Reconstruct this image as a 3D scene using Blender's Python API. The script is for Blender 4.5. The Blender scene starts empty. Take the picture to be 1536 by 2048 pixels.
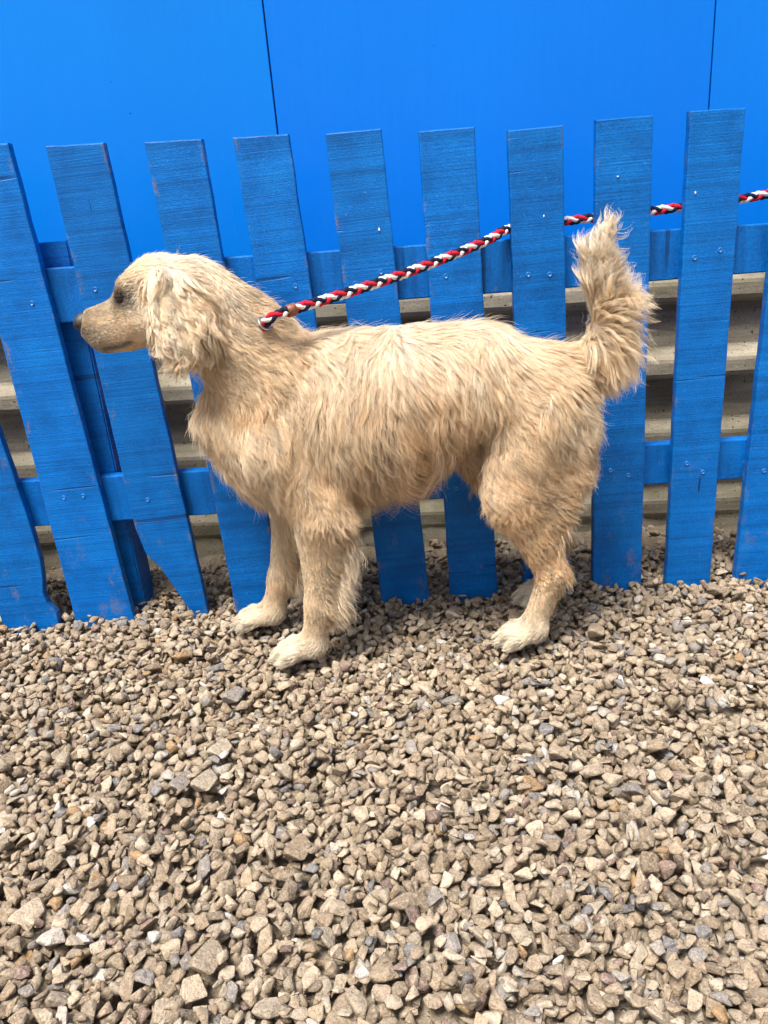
import bpy, bmesh, math, random, time
import numpy as np
from mathutils import Vector, Matrix, kdtree, noise as mnoise

T0 = time.time()
random.seed(7)
rng = np.random.default_rng(7)
scene = bpy.context.scene
COL = scene.collection

# ------------------------------------------------------------------ camera
CAM = np.array([0.0, -1.3936, 0.7225])
YAW, PITCH, ROLL = math.radians(-2.249), math.radians(21.135), math.radians(-4.784)
FPX = 1538.0                                   # focal length in pixels of a 1536 x 2048 frame
def cam_axes():
    fwd = np.array([math.sin(YAW) * math.cos(PITCH), math.cos(YAW) * math.cos(PITCH), -math.sin(PITCH)])
    right = np.array([math.cos(YAW), -math.sin(YAW), 0.0])
    up = np.cross(right, fwd)
    r = right * math.cos(ROLL) + up * math.sin(ROLL)
    u = -right * math.sin(ROLL) + up * math.cos(ROLL)
    return r, u, fwd
_r, _u, _f = cam_axes()
cd = bpy.data.cameras.new('camera')
cd.sensor_fit = 'VERTICAL'; cd.sensor_height = 36.0; cd.lens = FPX / 2048.0 * 36.0
cd.clip_start = 0.02; cd.clip_end = 300.0
cam = bpy.data.objects.new('camera', cd); COL.objects.link(cam)
cam.matrix_world = Matrix(((_r[0], _u[0], -_f[0], CAM[0]), (_r[1], _u[1], -_f[1], CAM[1]),
                           (_r[2], _u[2], -_f[2], CAM[2]), (0, 0, 0, 1)))
scene.camera = cam

# ------------------------------------------------------------------ daylight: bright overcast, sun veiled, upper left behind the camera
SUN_EL, SUN_AZ = math.radians(68), math.radians(214)      # azimuth clockwise from +Y
world = bpy.data.worlds.new('World'); scene.world = world; world.use_nodes = True
wn, wl = world.node_tree.nodes, world.node_tree.links
wn.clear()
wo = wn.new('ShaderNodeOutputWorld'); bg = wn.new('ShaderNodeBackground'); sky = wn.new('ShaderNodeTexSky')
hs = wn.new('ShaderNodeHueSaturation')
sky.sky_type = 'NISHITA'; sky.sun_disc = False
sky.sun_elevation = SUN_EL; sky.sun_rotation = SUN_AZ
sky.air_density = 1.0; sky.dust_density = 4.0; sky.ozone_density = 1.0
hs.inputs['Saturation'].default_value = 0.35             # cloud veil: greyer than a clear sky
bg.inputs['Strength'].default_value = 0.082
wl.new(sky.outputs[0], hs.inputs['Color']); wl.new(hs.outputs[0], bg.inputs[0]); wl.new(bg.outputs[0], wo.inputs[0])
sd = bpy.data.lights.new('sun', 'SUN'); sd.energy = 3.3; sd.angle = math.radians(22); sd.color = (1.0, 0.94, 0.85)
sun = bpy.data.objects.new('sun', sd); COL.objects.link(sun)
sdir = Vector((math.sin(SUN_AZ) * math.cos(SUN_EL), math.cos(SUN_AZ) * math.cos(SUN_EL), math.sin(SUN_EL)))
sun.rotation_euler = sdir.to_track_quat('Z', 'Y').to_euler(); sun.location = sdir * 5

vs = scene.view_settings
vs.view_transform = 'Standard'; vs.look = 'None'; vs.gamma = 1.0; vs.use_curve_mapping = False
vs.exposure = 1.12
scene.render.engine = 'CYCLES'
cy = scene.cycles
cy.use_denoising = True
cy.use_adaptive_sampling = True; cy.adaptive_threshold = .025
cy.max_bounces = 6; cy.diffuse_bounces = 4; cy.glossy_bounces = 4; cy.transmission_bounces = 8
cy.transparent_max_bounces = 8; cy.caustics_reflective = False; cy.caustics_refractive = False

# ------------------------------------------------------------------ helpers
def empty(name, loc=(0, 0, 0), label=None, cat=None, group=None):
    o = bpy.data.objects.new(name, None); COL.objects.link(o); o.location = loc
    o.empty_display_size = 0.05
    tag(o, label, cat, group); return o
def tag(o, label=None, cat=None, group=None, kind=None):
    if label: o['label'] = label
    if cat: o['category'] = cat
    if group: o['group'] = group
    if kind: o['kind'] = kind
    return o
def link_mesh(name, me, mat=None, parent=None):
    o = bpy.data.objects.new(name, me); COL.objects.link(o)
    if mat is not None and not me.materials: me.materials.append(mat)
    if parent is not None:
        o.parent = parent
        o.matrix_parent_inverse = world_of(parent).inverted()
    return o
def world_of(o):
    m = Matrix.LocRotScale(o.location, o.rotation_euler, o.scale)
    if o.parent is not None: m = world_of(o.parent) @ o.matrix_parent_inverse @ m
    return m
def bm_obj(name, bm, mat=None, parent=None, smooth=False):
    me = bpy.data.meshes.new(name)
    bmesh.ops.recalc_face_normals(bm, faces=bm.faces[:])
    if smooth:
        for f in bm.faces: f.smooth = True
    bm.to_mesh(me); bm.free()
    return link_mesh(name, me, mat, parent)
def py_mesh(name, verts, faces, smooth=False):
    me = bpy.data.meshes.new(name)
    me.from_pydata([tuple(v) for v in verts], [], faces)
    if smooth:
        me.polygons.foreach_set('use_smooth', np.ones(len(me.polygons), bool))
    me.update(); return me

class NT:
    """small node-tree helper"""
    def __init__(s, name):
        s.mat = bpy.data.materials.new(name); s.mat.use_nodes = True
        s.n, s.l = s.mat.node_tree.nodes, s.mat.node_tree.links
        s.n.clear(); s.out = s.n.new('ShaderNodeOutputMaterial')
    def add(s, t, **kw):
        n = s.n.new(t)
        ins = kw.pop('ins', {})
        for k, v in kw.items(): setattr(n, k, v)
        for k, v in ins.items(): s.set(n, k, v)
        return n
    def set(s, n, k, v):
        i = n.inputs[k]
        if isinstance(v, bpy.types.NodeSocket): s.l.new(v, i)
        elif isinstance(v, bpy.types.Node): s.l.new(v.outputs[0], i)
        else: i.default_value = v
    def noise(s, vec, scale, detail=4, rough=.55, dist=0.):
        n = s.add('ShaderNodeTexNoise', ins={'Scale': scale, 'Detail': detail, 'Roughness': rough, 'Distortion': dist})
        if vec is not None: s.set(n, 'Vector', vec)
        return n.outputs['Fac']
    def mapping(s, vec, scale=(1, 1, 1), loc=(0, 0, 0)):
        return s.add('ShaderNodeMapping', ins={'Vector': vec, 'Scale': scale, 'Location': loc}).outputs[0]
    def ramp(s, fac, stops, interp='LINEAR'):
        r = s.add('ShaderNodeValToRGB', ins={'Fac': fac}); cr = r.color_ramp; cr.interpolation = interp
        while len(cr.elements) < len(stops): cr.elements.new(.5)
        for e, (p, c) in zip(cr.elements, stops):
            e.position = p; e.color = (c, c, c, 1) if not hasattr(c, '__len__') else (*c, 1)
        return r.outputs[0]
    def mix(s, fac, a, b, mode='MIX'):
        m = s.add('ShaderNodeMix', data_type='RGBA', blend_type=mode)
        for k, v in ((0, fac), (6, a), (7, b)):
            if isinstance(v, bpy.types.NodeSocket): s.l.new(v, m.inputs[k])
            elif hasattr(v, '__len__'): m.inputs[k].default_value = (*v, 1)[:4]
            else: m.inputs[k].default_value = v
        return m.outputs[2]
    def math(s, op, a, b=0., c=0.):
        m = s.add('ShaderNodeMath', operation=op)
        for k, v in enumerate((a, b, c)):
            if isinstance(v, bpy.types.NodeSocket): s.l.new(v, m.inputs[k])
            else: m.inputs[k].default_value = v
        return m.outputs[0]
    def bump(s, h, strength, dist, normal=None):
        b = s.add('ShaderNodeBump', ins={'Height': h, 'Strength': strength, 'Distance': dist})
        if normal is not None: s.set(b, 'Normal', normal)
        return b.outputs[0]
    def bsdf(s, color, rough=.6, spec=.5, normal=None, **kw):
        b = s.add('ShaderNodeBsdfPrincipled')
        s.set(b, 'Base Color', color if isinstance(color, bpy.types.NodeSocket) else (*color, 1))
        s.set(b, 'Roughness', rough); s.set(b, 'Specular IOR Level', spec)
        if normal is not None: s.set(b, 'Normal', normal)
        for k, v in kw.items(): s.set(b, k, v)
        s.l.new(b.outputs[0], s.out.inputs[0]); return b
    def objco(s): return s.add('ShaderNodeTexCoord').outputs['Object']
    def pos(s): return s.add('ShaderNodeNewGeometry').outputs['Position']

# ------------------------------------------------------------------ materials
def stone_material(name, per_island):
    t = NT(name)
    if per_island:
        rnd = t.add('ShaderNodeNewGeometry').outputs['Random Per Island']
    else:
        rnd = t.add('ShaderNodeObjectInfo').outputs['Random']
    p = t.pos()
    base = t.ramp(rnd, [(0, (.41, .318, .21)), (.16, (.48, .385, .268)), (.30, (.335, .252, .165)), (.42, (.54, .45, .325)),
                        (.55, (.385, .30, .205)), (.68, (.45, .368, .258)), (.78, (.29, .225, .155)), (.86, (.30, .27, .235)),
                        (.905, (.265, .185, .145)), (.93, (.56, .50, .41)), (.955, (.225, .215, .205)), (.975, (.40, .26, .13)),
                        (.988, (.62, .58, .51))], 'CONSTANT')
    r2 = t.math('FRACT', t.math('MULTIPLY', rnd, 37.13))
    base = t.mix(1.0, base, t.ramp(r2, [(0, .60), (1, .98)]), 'MULTIPLY')
    base = t.mix(1.0, base, (1.0, .99, 1.05), 'MULTIPLY')
    off = t.math('MULTIPLY', rnd, 51.0)
    cv = t.add('ShaderNodeVectorMath', operation='ADD', ins={0: p}); t.l.new(off, cv.inputs[1])
    v = cv.outputs[0]
    mott = t.noise(v, 150, 6, .7)
    c = t.mix(1.0, base, t.ramp(mott, [(.25, .62), (.5, 1.0), (.75, 1.32)]), 'MULTIPLY')
    dust = t.ramp(t.noise(v, 330, 4, .65), [(.5, 0.), (.68, .5)])
    c = t.mix(dust, c, (.56, .47, .34))
    pits = t.ramp(t.noise(v, 520, 2, .5), [(.30, .45), (.40, 1.)])
    c = t.mix(1.0, c, pits, 'MULTIPLY')
    h = t.math('ADD', t.math('MULTIPLY', t.noise(v, 110, 6, .65), 1.0), t.math('MULTIPLY', t.noise(v, 420, 3, .6), .35))
    t.bsdf(c, .85, .25, t.bump(h, .9, .006))
    return t.mat
M_STONE_STUFF = stone_material('gravel_stones', True)
M_STONE = stone_material('stone', False)

def dirt_material():
    t = NT('dirt'); p = t.pos()
    a = t.noise(p, 9, 8, .65); b = t.noise(p, 120, 6, .7)
    c = t.ramp(a, [(.3, (.20, .155, .105)), (.5, (.31, .25, .18)), (.7, (.41, .345, .255))])
    c = t.mix(1.0, c, t.ramp(b, [(.25, .55), (.5, 1.), (.78, 1.4)]), 'MULTIPLY')
    vo = t.add('ShaderNodeTexVoronoi', ins={'Vector': p, 'Scale': 95.}).outputs
    peb = t.ramp(vo['Distance'], [(.16, 1.), (.30, 0.)])
    pick = t.ramp(t.noise(p, 60, 2), [(.52, 0.), (.58, 1.)])
    k = t.math('MULTIPLY', peb, pick)
    c = t.mix(k, c, (.48, .41, .30))
    moss = t.ramp(t.noise(t.mapping(p, (1, 1, 1), (3.3, 0, 0)), 5.5, 5), [(.58, 0.), (.68, .55)])
    c = t.mix(moss, c, (.16, .15, .055))
    h = t.math('ADD', b, t.math('MULTIPLY', k, .8))
    t.bsdf(c, .95, .15, t.bump(h, 1., .008)); return t.mat
M_DIRT = dirt_material()

def concrete_material():
    t = NT('weathered_concrete'); p = t.pos()
    c = t.ramp(t.noise(t.mapping(p, (.55, 1, 1.6)), 5, 7, .62), [(.28, (.17, .15, .105)), (.47, (.28, .25, .19)), (.68, (.43, .395, .31))])
    st = t.noise(t.mapping(p, (3.0, 1, 22)), 3, 5, .6)
    c = t.mix(1., c, t.ramp(st, [(.3, .72), (.6, 1.1)]), 'MULTIPLY')
    fine = t.noise(p, 260, 4, .65)
    c = t.mix(1., c, t.ramp(fine, [(.3, .78), (.7, 1.18)]), 'MULTIPLY')
    pit = t.ramp(t.noise(p, 150, 2, .4), [(.285, 0.), (.315, 1.)])
    c = t.mix(pit, (.07, .06, .045), c)
    algae = t.ramp(t.noise(p, 4.2, 6, .6), [(.50, 0.), (.64, .6)])
    c = t.mix(algae, c, (.13, .125, .055))
    h = t.math('ADD', t.math('MULTIPLY', fine, .35), pit)
    t.bsdf(c, .9, .2, t.bump(h, .7, .003)); return t.mat
M_CONC = concrete_material()

def panel_material():
    t = NT('gloss_blue_paint'); p = t.pos()
    v = t.noise(t.mapping(p, (1, 1, .35)), 2.2, 5, .5)
    c = t.ramp(v, [(.3, (.0, .158, .66)), (.7, (.0, .174, .72))])
    runs = t.noise(t.mapping(p, (26, 1, .9)), 3, 4, .6)
    h = t.math('ADD', t.math('MULTIPLY', runs, .5), t.math('MULTIPLY', t.noise(p, 170, 3), .08))
    n = t.bump(h, .40, .004)
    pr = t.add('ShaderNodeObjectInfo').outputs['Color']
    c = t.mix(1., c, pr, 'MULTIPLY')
    specks = t.ramp(t.noise(p, 75, 1, .2), [(.17, 0.), (.18, 1.)])
    c = t.mix(specks, (.004, .045, .25), c)
    ro = t.ramp(t.noise(p, 14, 5, .6), [(.3, .30), (.7, .40)])
    t.bsdf(c, ro, .20, n); return t.mat
M_PANEL = panel_material()

def wood_material(name, rail=False):
    """rough-sawn softwood under blue fence paint; object space: X across, Z along the board"""
    t = NT(name); o = t.objco()
    rnd = t.add('ShaderNodeObjectInfo').outputs['Random']
    sh = t.math('MULTIPLY', rnd, 23.7)
    cv = t.add('ShaderNodeCombineXYZ', ins={'X': sh, 'Y': sh, 'Z': t.math('MULTIPLY', rnd, 11.3)}).outputs[0]
    ov = t.add('ShaderNodeVectorMath', operation='ADD', ins={0: o, 1: cv}).outputs[0]
    ax = (1, 1, 1) if not rail else (1, 1, 1)
    saw_s = (5, 5, 330) if not rail else (330, 5, 30)
    saw = t.noise(t.mapping(ov, saw_s), 1.0, 3, .6, .25)
    saw2 = t.noise(t.mapping(ov, tuple(q * .28 for q in saw_s)), 1.0, 2, .5, .15)
    grain = t.noise(t.mapping(ov, (160, 160, 7) if not rail else (7, 160, 160)), 1.0, 4, .6, .6)
    nub = t.noise(ov, 330, 3, .6)
    blot = t.noise(ov, 16, 5, .6)
    c = t.ramp(blot, [(.25, (.0, .084, .32)), (.5, (.0, .118, .44)), (.75, (.001, .146, .50))])
    c = t.mix(1., c, t.ramp(saw2, [(.3, .80), (.5, 1.), (.72, 1.14)]), 'MULTIPLY')
    c = t.mix(1., c, t.ramp(nub, [(.28, .80), (.5, 1.), (.75, 1.22)]), 'MULTIPLY')
    tint = t.math('FRACT', t.math('MULTIPLY', rnd, 7.77))
    c = t.mix(1., c, t.ramp(tint, [(0, (.8, .92, .92)), (.5, (1, 1, 1)), (1, (.9, 1.08, 1.1))]), 'MULTIPLY')
    # saw kerf lines left across the board
    kerf = t.ramp(t.noise(t.mapping(ov, (2.2, 2.2, 74) if not rail else (40, 2, 2)), 1.0, 1, .3, .1), [(.255, 1.), (.268, 0.)])
    c = t.mix(t.math('MULTIPLY', kerf, .55), c, (.004, .026, .09))
    # short cracks along the grain
    crk = t.ramp(t.noise(t.mapping(ov, (75, 75, 4.2) if not rail else (4.2, 75, 75)), 1.0, 2, .5, .3), [(.232, 1.), (.246, 0.)])
    c = t.mix(t.math('MULTIPLY', crk, .8), c, (.004, .013, .035))
    # paint rubbed through to grey wood at arrises, and in scuffed patches near the foot
    sx = t.add('ShaderNodeSeparateXYZ', ins={0: o}).outputs
    if not rail:
        ex = t.math('ABSOLUTE', sx['X'])
        edge = t.ramp(ex, [(.0395 / .1 * .1, 0.), (.0462, 1.)])
        wear = t.ramp(t.noise(t.mapping(ov, (1, 1, .45)), 34, 5, .7), [(.56, 0.), (.66, 1.)])
        w1 = t.math('MULTIPLY', edge, wear)
        low = t.ramp(sx['Z'], [(.02, 1.), (.30, 0.)])
        sc = t.ramp(t.noise(t.mapping(ov, (1, 1, .6)), 26, 7, .75), [(.57, 0.), (.72, .6)])
        w2 = t.math('MULTIPLY', low, sc)
        w = t.math('MAXIMUM', t.math('MULTIPLY', w1, .6), w2)
    else:
        w = t.ramp(t.noise(ov, 22, 6, .75), [(.66, 0.), (.76, .6)])
    c = t.mix(w, c, t.ramp(nub, [(.3, (.12, .105, .085)), (.7, (.24, .20, .15))]))
    # pale flecks where the brush skipped raised fibres
    fl = t.ramp(t.noise(t.mapping(ov, (260, 260, 160)), 1., 2, .5), [(.735, 0.), (.76, .5)])
    c = t.mix(fl, c, (.10, .33, .62))
    h = t.math('ADD', t.math('MULTIPLY', saw, .40), t.math('MULTIPLY', grain, .25))
    h = t.math('ADD', h, t.math('MULTIPLY', nub, .35))
    h = t.math('SUBTRACT', h, t.math('MULTIPLY', kerf, .5)); h = t.math('SUBTRACT', h, crk)
    t.bsdf(c, t.ramp(nub, [(.3, .38), (.7, .55)]), .22, t.bump(h, .85, .0022)); return t.mat
M_WOOD = wood_material('blue_rough_sawn_wood'); M_RAIL = wood_material('blue_rail_wood', True)

def simple(name, color, rough=.5, spec=.5, metal=0., nscale=None, amt=.25, bump=0.):
    t = NT(name)
    if nscale:
        f = t.noise(t.objco(), nscale, 5, .6)
        c = t.mix(1., color, t.ramp(f, [(.3, 1 - amt), (.7, 1 + amt)]), 'MULTIPLY')
        t.bsdf(c, rough, spec, t.bump(f, bump, .001) if bump else None, Metallic=metal)
    else:
        t.bsdf(color, rough, spec, None, Metallic=metal)
    return t.mat
M_SCREW = simple('painted_screw', (.02, .16, .48), .35, .5, 0, 900, .3)
M_CHIP = simple('pale_paint_chip', (.75, .78, .8), .6, .4, 0, 700, .2)
M_METAL = simple('dull_steel', (.5, .5, .5), .3, .5, 1., 300, .1)
M_LEATHER = simple('brown_leather', (.17, .055, .025), .5, .5, 0, 260, .35, .4)
M_SOIL_DARK = simple('damp_soil', (.055, .042, .028), .95, .1, 0, 60, .4)

# ------------------------------------------------------------------ ground
def vnoise(x, y, s, seed=0.):
    return mnoise.noise(Vector((x * s + seed, y * s - seed, seed * .37)))
def ground_z(x, y):
    """dirt under the gravel: low in front, a rough bank behind the fence"""
    t = min(max((y - .03) / .14, 0), 1); t = t * t * (3 - 2 * t)
    z = -.042 + t * .05
    if abs(x) < 3 and -2 < y < .6:
        z += (.004 + .012 * t) * vnoise(x, y, 9, 1.3) + .010 * t * vnoise(x, y, 28, 4.1) + .004 * t * vnoise(x, y, 70, 9.)
    return z
def build_ground():
    xs = np.concatenate([[-60, -15, -5, -3], np.linspace(-2, 2, 161), [3, 5, 15, 60]])
    ys = np.concatenate([[-60, -15, -5, -2.5], np.linspace(-1.8, -.05, 22), np.linspace(0, .45, 37), [1, 4, 15, 60]])
    V = [(x, y, ground_z(x, y)) for y in ys for x in xs]
    nx = len(xs)
    F = [(j * nx + i, j * nx + i + 1, (j + 1) * nx + i + 1, (j + 1) * nx + i) for j in range(len(ys) - 1) for i in range(nx - 1)]
    o = link_mesh('ground', py_mesh('ground', V, F, True), M_DIRT)
    tag(o, kind='structure'); return o
ground = build_ground()

def hull_stone(npts, dims):
    bm = bmesh.new()
    for _ in range(npts):
        v = Vector(rng.normal(size=3)).normalized()
        # pull points outwards to a superellipsoid: blocky, angular crushed stone
        v = Vector([math.copysign(abs(c) ** .75, c) for c in v])
        r = rng.uniform(.82, 1.08)
        bm.verts.new((v.x * dims[0] * r, v.y * dims[1] * r, v.z * dims[2] * r))
    bmesh.ops.convex_hull(bm, input=bm.verts[:])
    bmesh.ops.delete(bm, geom=[v for v in bm.verts if not v.link_faces], context='VERTS')
    bmesh.ops.dissolve_limit(bm, angle_limit=math.radians(14), verts=bm.verts[:], edges=bm.edges[:])
    return bm

def build_gravel():
    NPRE = 260
    cell = .004
    pre = []
    for k in range(NPRE):
        s = float(np.clip(rng.lognormal(math.log(.0102), .25), .006, .018))
        if k % 130 == 7: s = rng.uniform(.020, .025)
        dims = (s * rng.uniform(1.0, 1.35), s * rng.uniform(.75, 1.0), s * rng.uniform(.42, .8))
        bm = hull_stone(int(rng.integers(9, 14)), dims)
        R = (Matrix.Rotation(rng.uniform(0, 6.283), 3, 'Z') @ Matrix.Rotation(rng.normal(0, .42), 3, 'X')
             @ Matrix.Rotation(rng.normal(0, .42), 3, 'Y'))
        bmesh.ops.transform(bm, matrix=R.to_4x4(), verts=bm.verts[:])
        bmesh.ops.recalc_face_normals(bm, faces=bm.faces[:])
        bm.normal_update()
        N = np.array([f.normal for f in bm.faces]); D = np.array([f.normal.dot(f.verts[0].co) for f in bm.faces])
        V0 = np.array([v.co for v in bm.verts])
        hx = int(math.ceil(np.abs(V0[:, :2]).max() / cell))
        g = np.arange(-hx, hx + 1) * cell
        GX, GY = np.meshgrid(g, g)
        zt = np.full(GX.shape, 1e3); zb = np.full(GX.shape, -1e3)
        for n, d in zip(N, D):
            if abs(n[2]) < 1e-4:
                out = n[0] * GX + n[1] * GY > d; zt[out] = -1e3; continue
            z = (d - n[0] * GX - n[1] * GY) / n[2]
            if n[2] > 0: zt = np.minimum(zt, z)
            else: zb = np.maximum(zb, z)
        m = zt > zb
        if m.sum() < 2: bm.free(); continue
        bmesh.ops.bevel(bm, geom=bm.edges[:], offset=min(dims) * .13, segments=1, affect='EDGES', profile=.5)
        bmesh.ops.triangulate(bm, faces=bm.faces[:])
        bm.verts.index_update()
        V = np.array([v.co for v in bm.verts]); F = np.array([[v.index for v in f.verts] for f in bm.faces])
        bm.free()
        pre.append(dict(V=V, F=F, m=m, zt=np.where(m, zt, -1e3), zb=np.where(m, zb, 1e3), h=hx, s=s))
    X0, X1, Y0, Y1 = -1.42, 1.42, -1.30, .27
    nx, ny = int((X1 - X0) / cell), int((Y1 - Y0) / cell)
    H = np.full((ny, nx), -.034)
    yy = Y0 + (np.arange(ny) + .5) * cell
    bank = np.array([[ground_z(X0 + (i + .5) * cell * 10, y) for i in range(nx // 10 + 1)] for y in yy[yy > -.02]])
    H[yy > -.02] = np.maximum(H[yy > -.02], np.repeat(bank, 10, 1)[:, :nx])
    placed = []
    def drop(px, py, p, tries, spread):
        best = None; h = p['h']
        for q in range(tries):
            ix = int((px + rng.uniform(-spread, spread) - X0) / cell); iy = int((py + rng.uniform(-spread, spread) - Y0) / cell)
            if ix - h < 0 or iy - h < 0 or ix + h + 1 > nx or iy + h + 1 > ny: continue
            z = (H[iy - h:iy + h + 1, ix - h:ix + h + 1] - p['zb'])[p['m']].max()
            if best is None or z < best[0]: best = (z, ix, iy)
        return best
    n_main = 30000
    small = [i for i, p in enumerate(pre) if p['s'] < .0105]
    for k in range(n_main):
        px, py = rng.uniform(X0, X1), rng.uniform(Y0, .055)
        i = int(rng.integers(len(pre))) if k < n_main * .72 else small[int(rng.integers(len(small)))]
        p = pre[i]
        b = drop(px, py, p, 6, .018)
        if b is None: continue
        z, ix, iy = b
        if z > .012: continue
        z -= .0012                      # settled a little into the bed
        h = p['h']; sl = (slice(iy - h, iy + h + 1), slice(ix - h, ix + h + 1))
        H[sl] = np.maximum(H[sl], np.where(p['m'], z + p['zt'], -1e3))
        placed.append((i, X0 + (ix + .5) * cell, Y0 + (iy + .5) * cell, z))
    # small stones roll into the hollows where the bed would show
    my = int((.04 - Y0) / cell)
    for _ in range(3):
        low = np.argwhere(H[:my] < -.017); rng.shuffle(low)
        for iy0, ix0 in low[:1500]:
            if H[iy0, ix0] > -.017: continue
            i = small[int(rng.integers(len(small)))]; p = pre[i]
            b = drop(X0 + (ix0 + .5) * cell, Y0 + (iy0 + .5) * cell, p, 2, .004)
            if b is None: continue
            z, ix, iy = b; z -= .0012; h = p['h']; sl = (slice(iy - h, iy + h + 1), slice(ix - h, ix + h + 1))
            H[sl] = np.maximum(H[sl], np.where(p['m'], z + p['zt'], -1e3))
            placed.append((i, X0 + (ix + .5) * cell, Y0 + (iy + .5) * cell, z))
    # loose stones thinning out on the dirt bank behind the fence
    for k in range(3200):
        py = .05 + abs(rng.normal(0, .075)); px = rng.uniform(X0, X1)
        if py > .25: continue
        i = small[int(rng.integers(len(small)))]; p = pre[i]
        b = drop(px, py, p, 3, .01)
        if b is None: continue
        z, ix, iy = b; z -= .003; h = p['h']; sl = (slice(iy - h, iy + h + 1), slice(ix - h, ix + h + 1))
        H[sl] = np.maximum(H[sl], np.where(p['m'], z + p['zt'], -1e3))
        placed.append((i, X0 + (ix + .5) * cell, Y0 + (iy + .5) * cell, z))
    # the 300 stones that show largest in the photograph become parts of their own
    r, u, f = cam_axes(); score = []
    for k, (i, x, y, z) in enumerate(placed):
        p = pre[i]; q = np.array([x, y, z]) - CAM; d = q @ f
        X, Yp = FPX * (q @ r) / d, -FPX * (q @ u) / d
        if abs(X) > 790 or abs(Yp) > 1050: continue
        ix, iy = int(round((x - X0) / cell - .5)), int(round((y - Y0) / cell - .5)); h = p['h']
        top = H[iy - h:iy + h + 1, ix - h:ix + h + 1]
        vis = ((top <= z + p['zt'] + 5e-4) & p['m']).sum()
        if vis < .45 * p['m'].sum(): continue
        score.append((vis / d ** 2, k))
    score.sort(reverse=True)
    chosen = {k for _, k in score[:300]}
    meshes = {}
    for k in sorted(chosen):
        i, x, y, z = placed[k]; p = pre[i]
        if i not in meshes:
            me = py_mesh('stone', p['V'], p['F'].tolist()); me.materials.append(M_STONE); meshes[i] = me
        o = bpy.data.objects.new('stone', meshes[i]); COL.objects.link(o)
        o.location = (x, y, z); o.parent = ground
    rest = [q for k, q in enumerate(placed) if k not in chosen]
    Vs, Fs, off = [], [], 0
    for i, x, y, z in rest:
        p = pre[i]; Vs.append(p['V'] + (x, y, z)); Fs.append(p['F'] + off); off += len(p['V'])
    V, F = np.concatenate(Vs), np.concatenate(Fs)
    me = bpy.data.meshes.new('gravel')
    me.vertices.add(len(V)); me.vertices.foreach_set('co', V.astype(np.float32).ravel())
    me.loops.add(F.size); me.loops.foreach_set('vertex_index', F.astype(np.int32).ravel())
    me.polygons.add(len(F)); me.polygons.foreach_set('loop_start', np.arange(0, F.size, 3, dtype=np.int32))
    me.update(calc_edges=True); me.validate()
    o = link_mesh('gravel', me, M_STONE_STUFF, ground)
    tag(o, kind='stuff')
    print('gravel', len(placed), 'stones', len(F), 'tris', round(time.time() - T0, 1), 's; mean top', float(H[:int(1.2 / cell)].mean()))
build_gravel()

# ------------------------------------------------------------------ wall behind the fence
TILT = -.022                                  # the sheds's sheets run slightly downhill to the right
def build_wall():
    w = empty('shed_wall', (0, .26, 0), 'bright blue glossy panelled wall with ribbed grey cladding below, behind the fence', 'wall')
    edges = [-2.4, -1.03, -.208, .6155, 1.44, 2.4]
    for a, b in zip(edges[:-1], edges[1:]):
        bm = bmesh.new()
        bmesh.ops.create_cube(bm, size=1)
        g = .0013
        bmesh.ops.scale(bm, vec=(b - a - 2 * g, .012, 2.0), verts=bm.verts[:])
        bmesh.ops.translate(bm, vec=((a + b) / 2, .258, .592 + 1.0), verts=bm.verts[:])
        bmesh.ops.bevel(bm, geom=bm.edges[:], offset=.0012, segments=1, affect='EDGES')
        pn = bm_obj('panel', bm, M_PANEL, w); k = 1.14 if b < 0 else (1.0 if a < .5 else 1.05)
        pn.color = (1, k, min(1.06, .97 + k * .05), 1)      # sheets tinted apart; left ones carry the sky's sheen in their colour
    # dark framing behind the joints
    bm = bmesh.new(); bmesh.ops.create_cube(bm, size=1)
    bmesh.ops.scale(bm, vec=(4.8, .05, 2.0), verts=bm.verts[:]); bmesh.ops.translate(bm, vec=(0, .295, 1.62), verts=bm.verts[:])
    bm_obj('backing_board', bm, M_SOIL_DARK, w)
    # ribbed sheet: profile in (y, z) swept along x
    prof = []
    z0 = .572
    while z0 > .02:
        prof += [(.262, z0 + .010), (.258, z0 + .004), (.236, z0 - .010), (.231, z0 - .014), (.230, z0 - .019), (.230, z0 - .040), (.232, z0 - .046),
                 (.258, z0 - .054), (.262, z0 - .058)]
        z0 -= .157
    xs = np.linspace(-2.4, 2.4, 49)
    V, F = [], []
    for i, x in enumerate(xs):
        for j, (y, z) in enumerate(prof):
            V.append((x, y + .0012 * vnoise(x, z, 5, 2.), z + TILT * x + .0012 * vnoise(x, z, 4, 7.)))
    n = len(prof)
    for i in range(len(xs) - 1):
        for j in range(n - 1): F.append((i * n + j, i * n + j + 1, (i + 1) * n + j + 1, (i + 1) * n + j))
    me = py_mesh('cladding', V, F)
    o = link_mesh('cladding', me, M_CONC, w)
    so = o.modifiers.new('thickness', 'SOLIDIFY'); so.thickness = .005; so.offset = 1
    # rough cast footing under the sheets
    V, F = [], []
    xs = np.linspace(-2.4, 2.4, 241); pr = [(.250, .10), (.238, .085), (.232, .04), (.222, -.02), (.215, -.07)]
    for x in xs:
        for j, (y, z) in enumerate(pr):
            V.append((x, y + .010 * vnoise(x, z, 9, 3.) + .006 * vnoise(x, z, 30, 5.), z + .8 * TILT * x + .012 * vnoise(x, z, 7, 8.) + .005 * vnoise(x, z, 24, 1.)))
    n = len(pr)
    for i in range(len(xs) - 1):
        for j in range(n - 1): F.append((i * n + j, i * n + j + 1, (i + 1) * n + j + 1, (i + 1) * n + j))
    o = link_mesh('footing', py_mesh('footing', V, F, True), M_CONC, w)
    so = o.modifiers.new('thickness', 'SOLIDIFY'); so.thickness = .06; so.offset = -1
build_wall()

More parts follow.
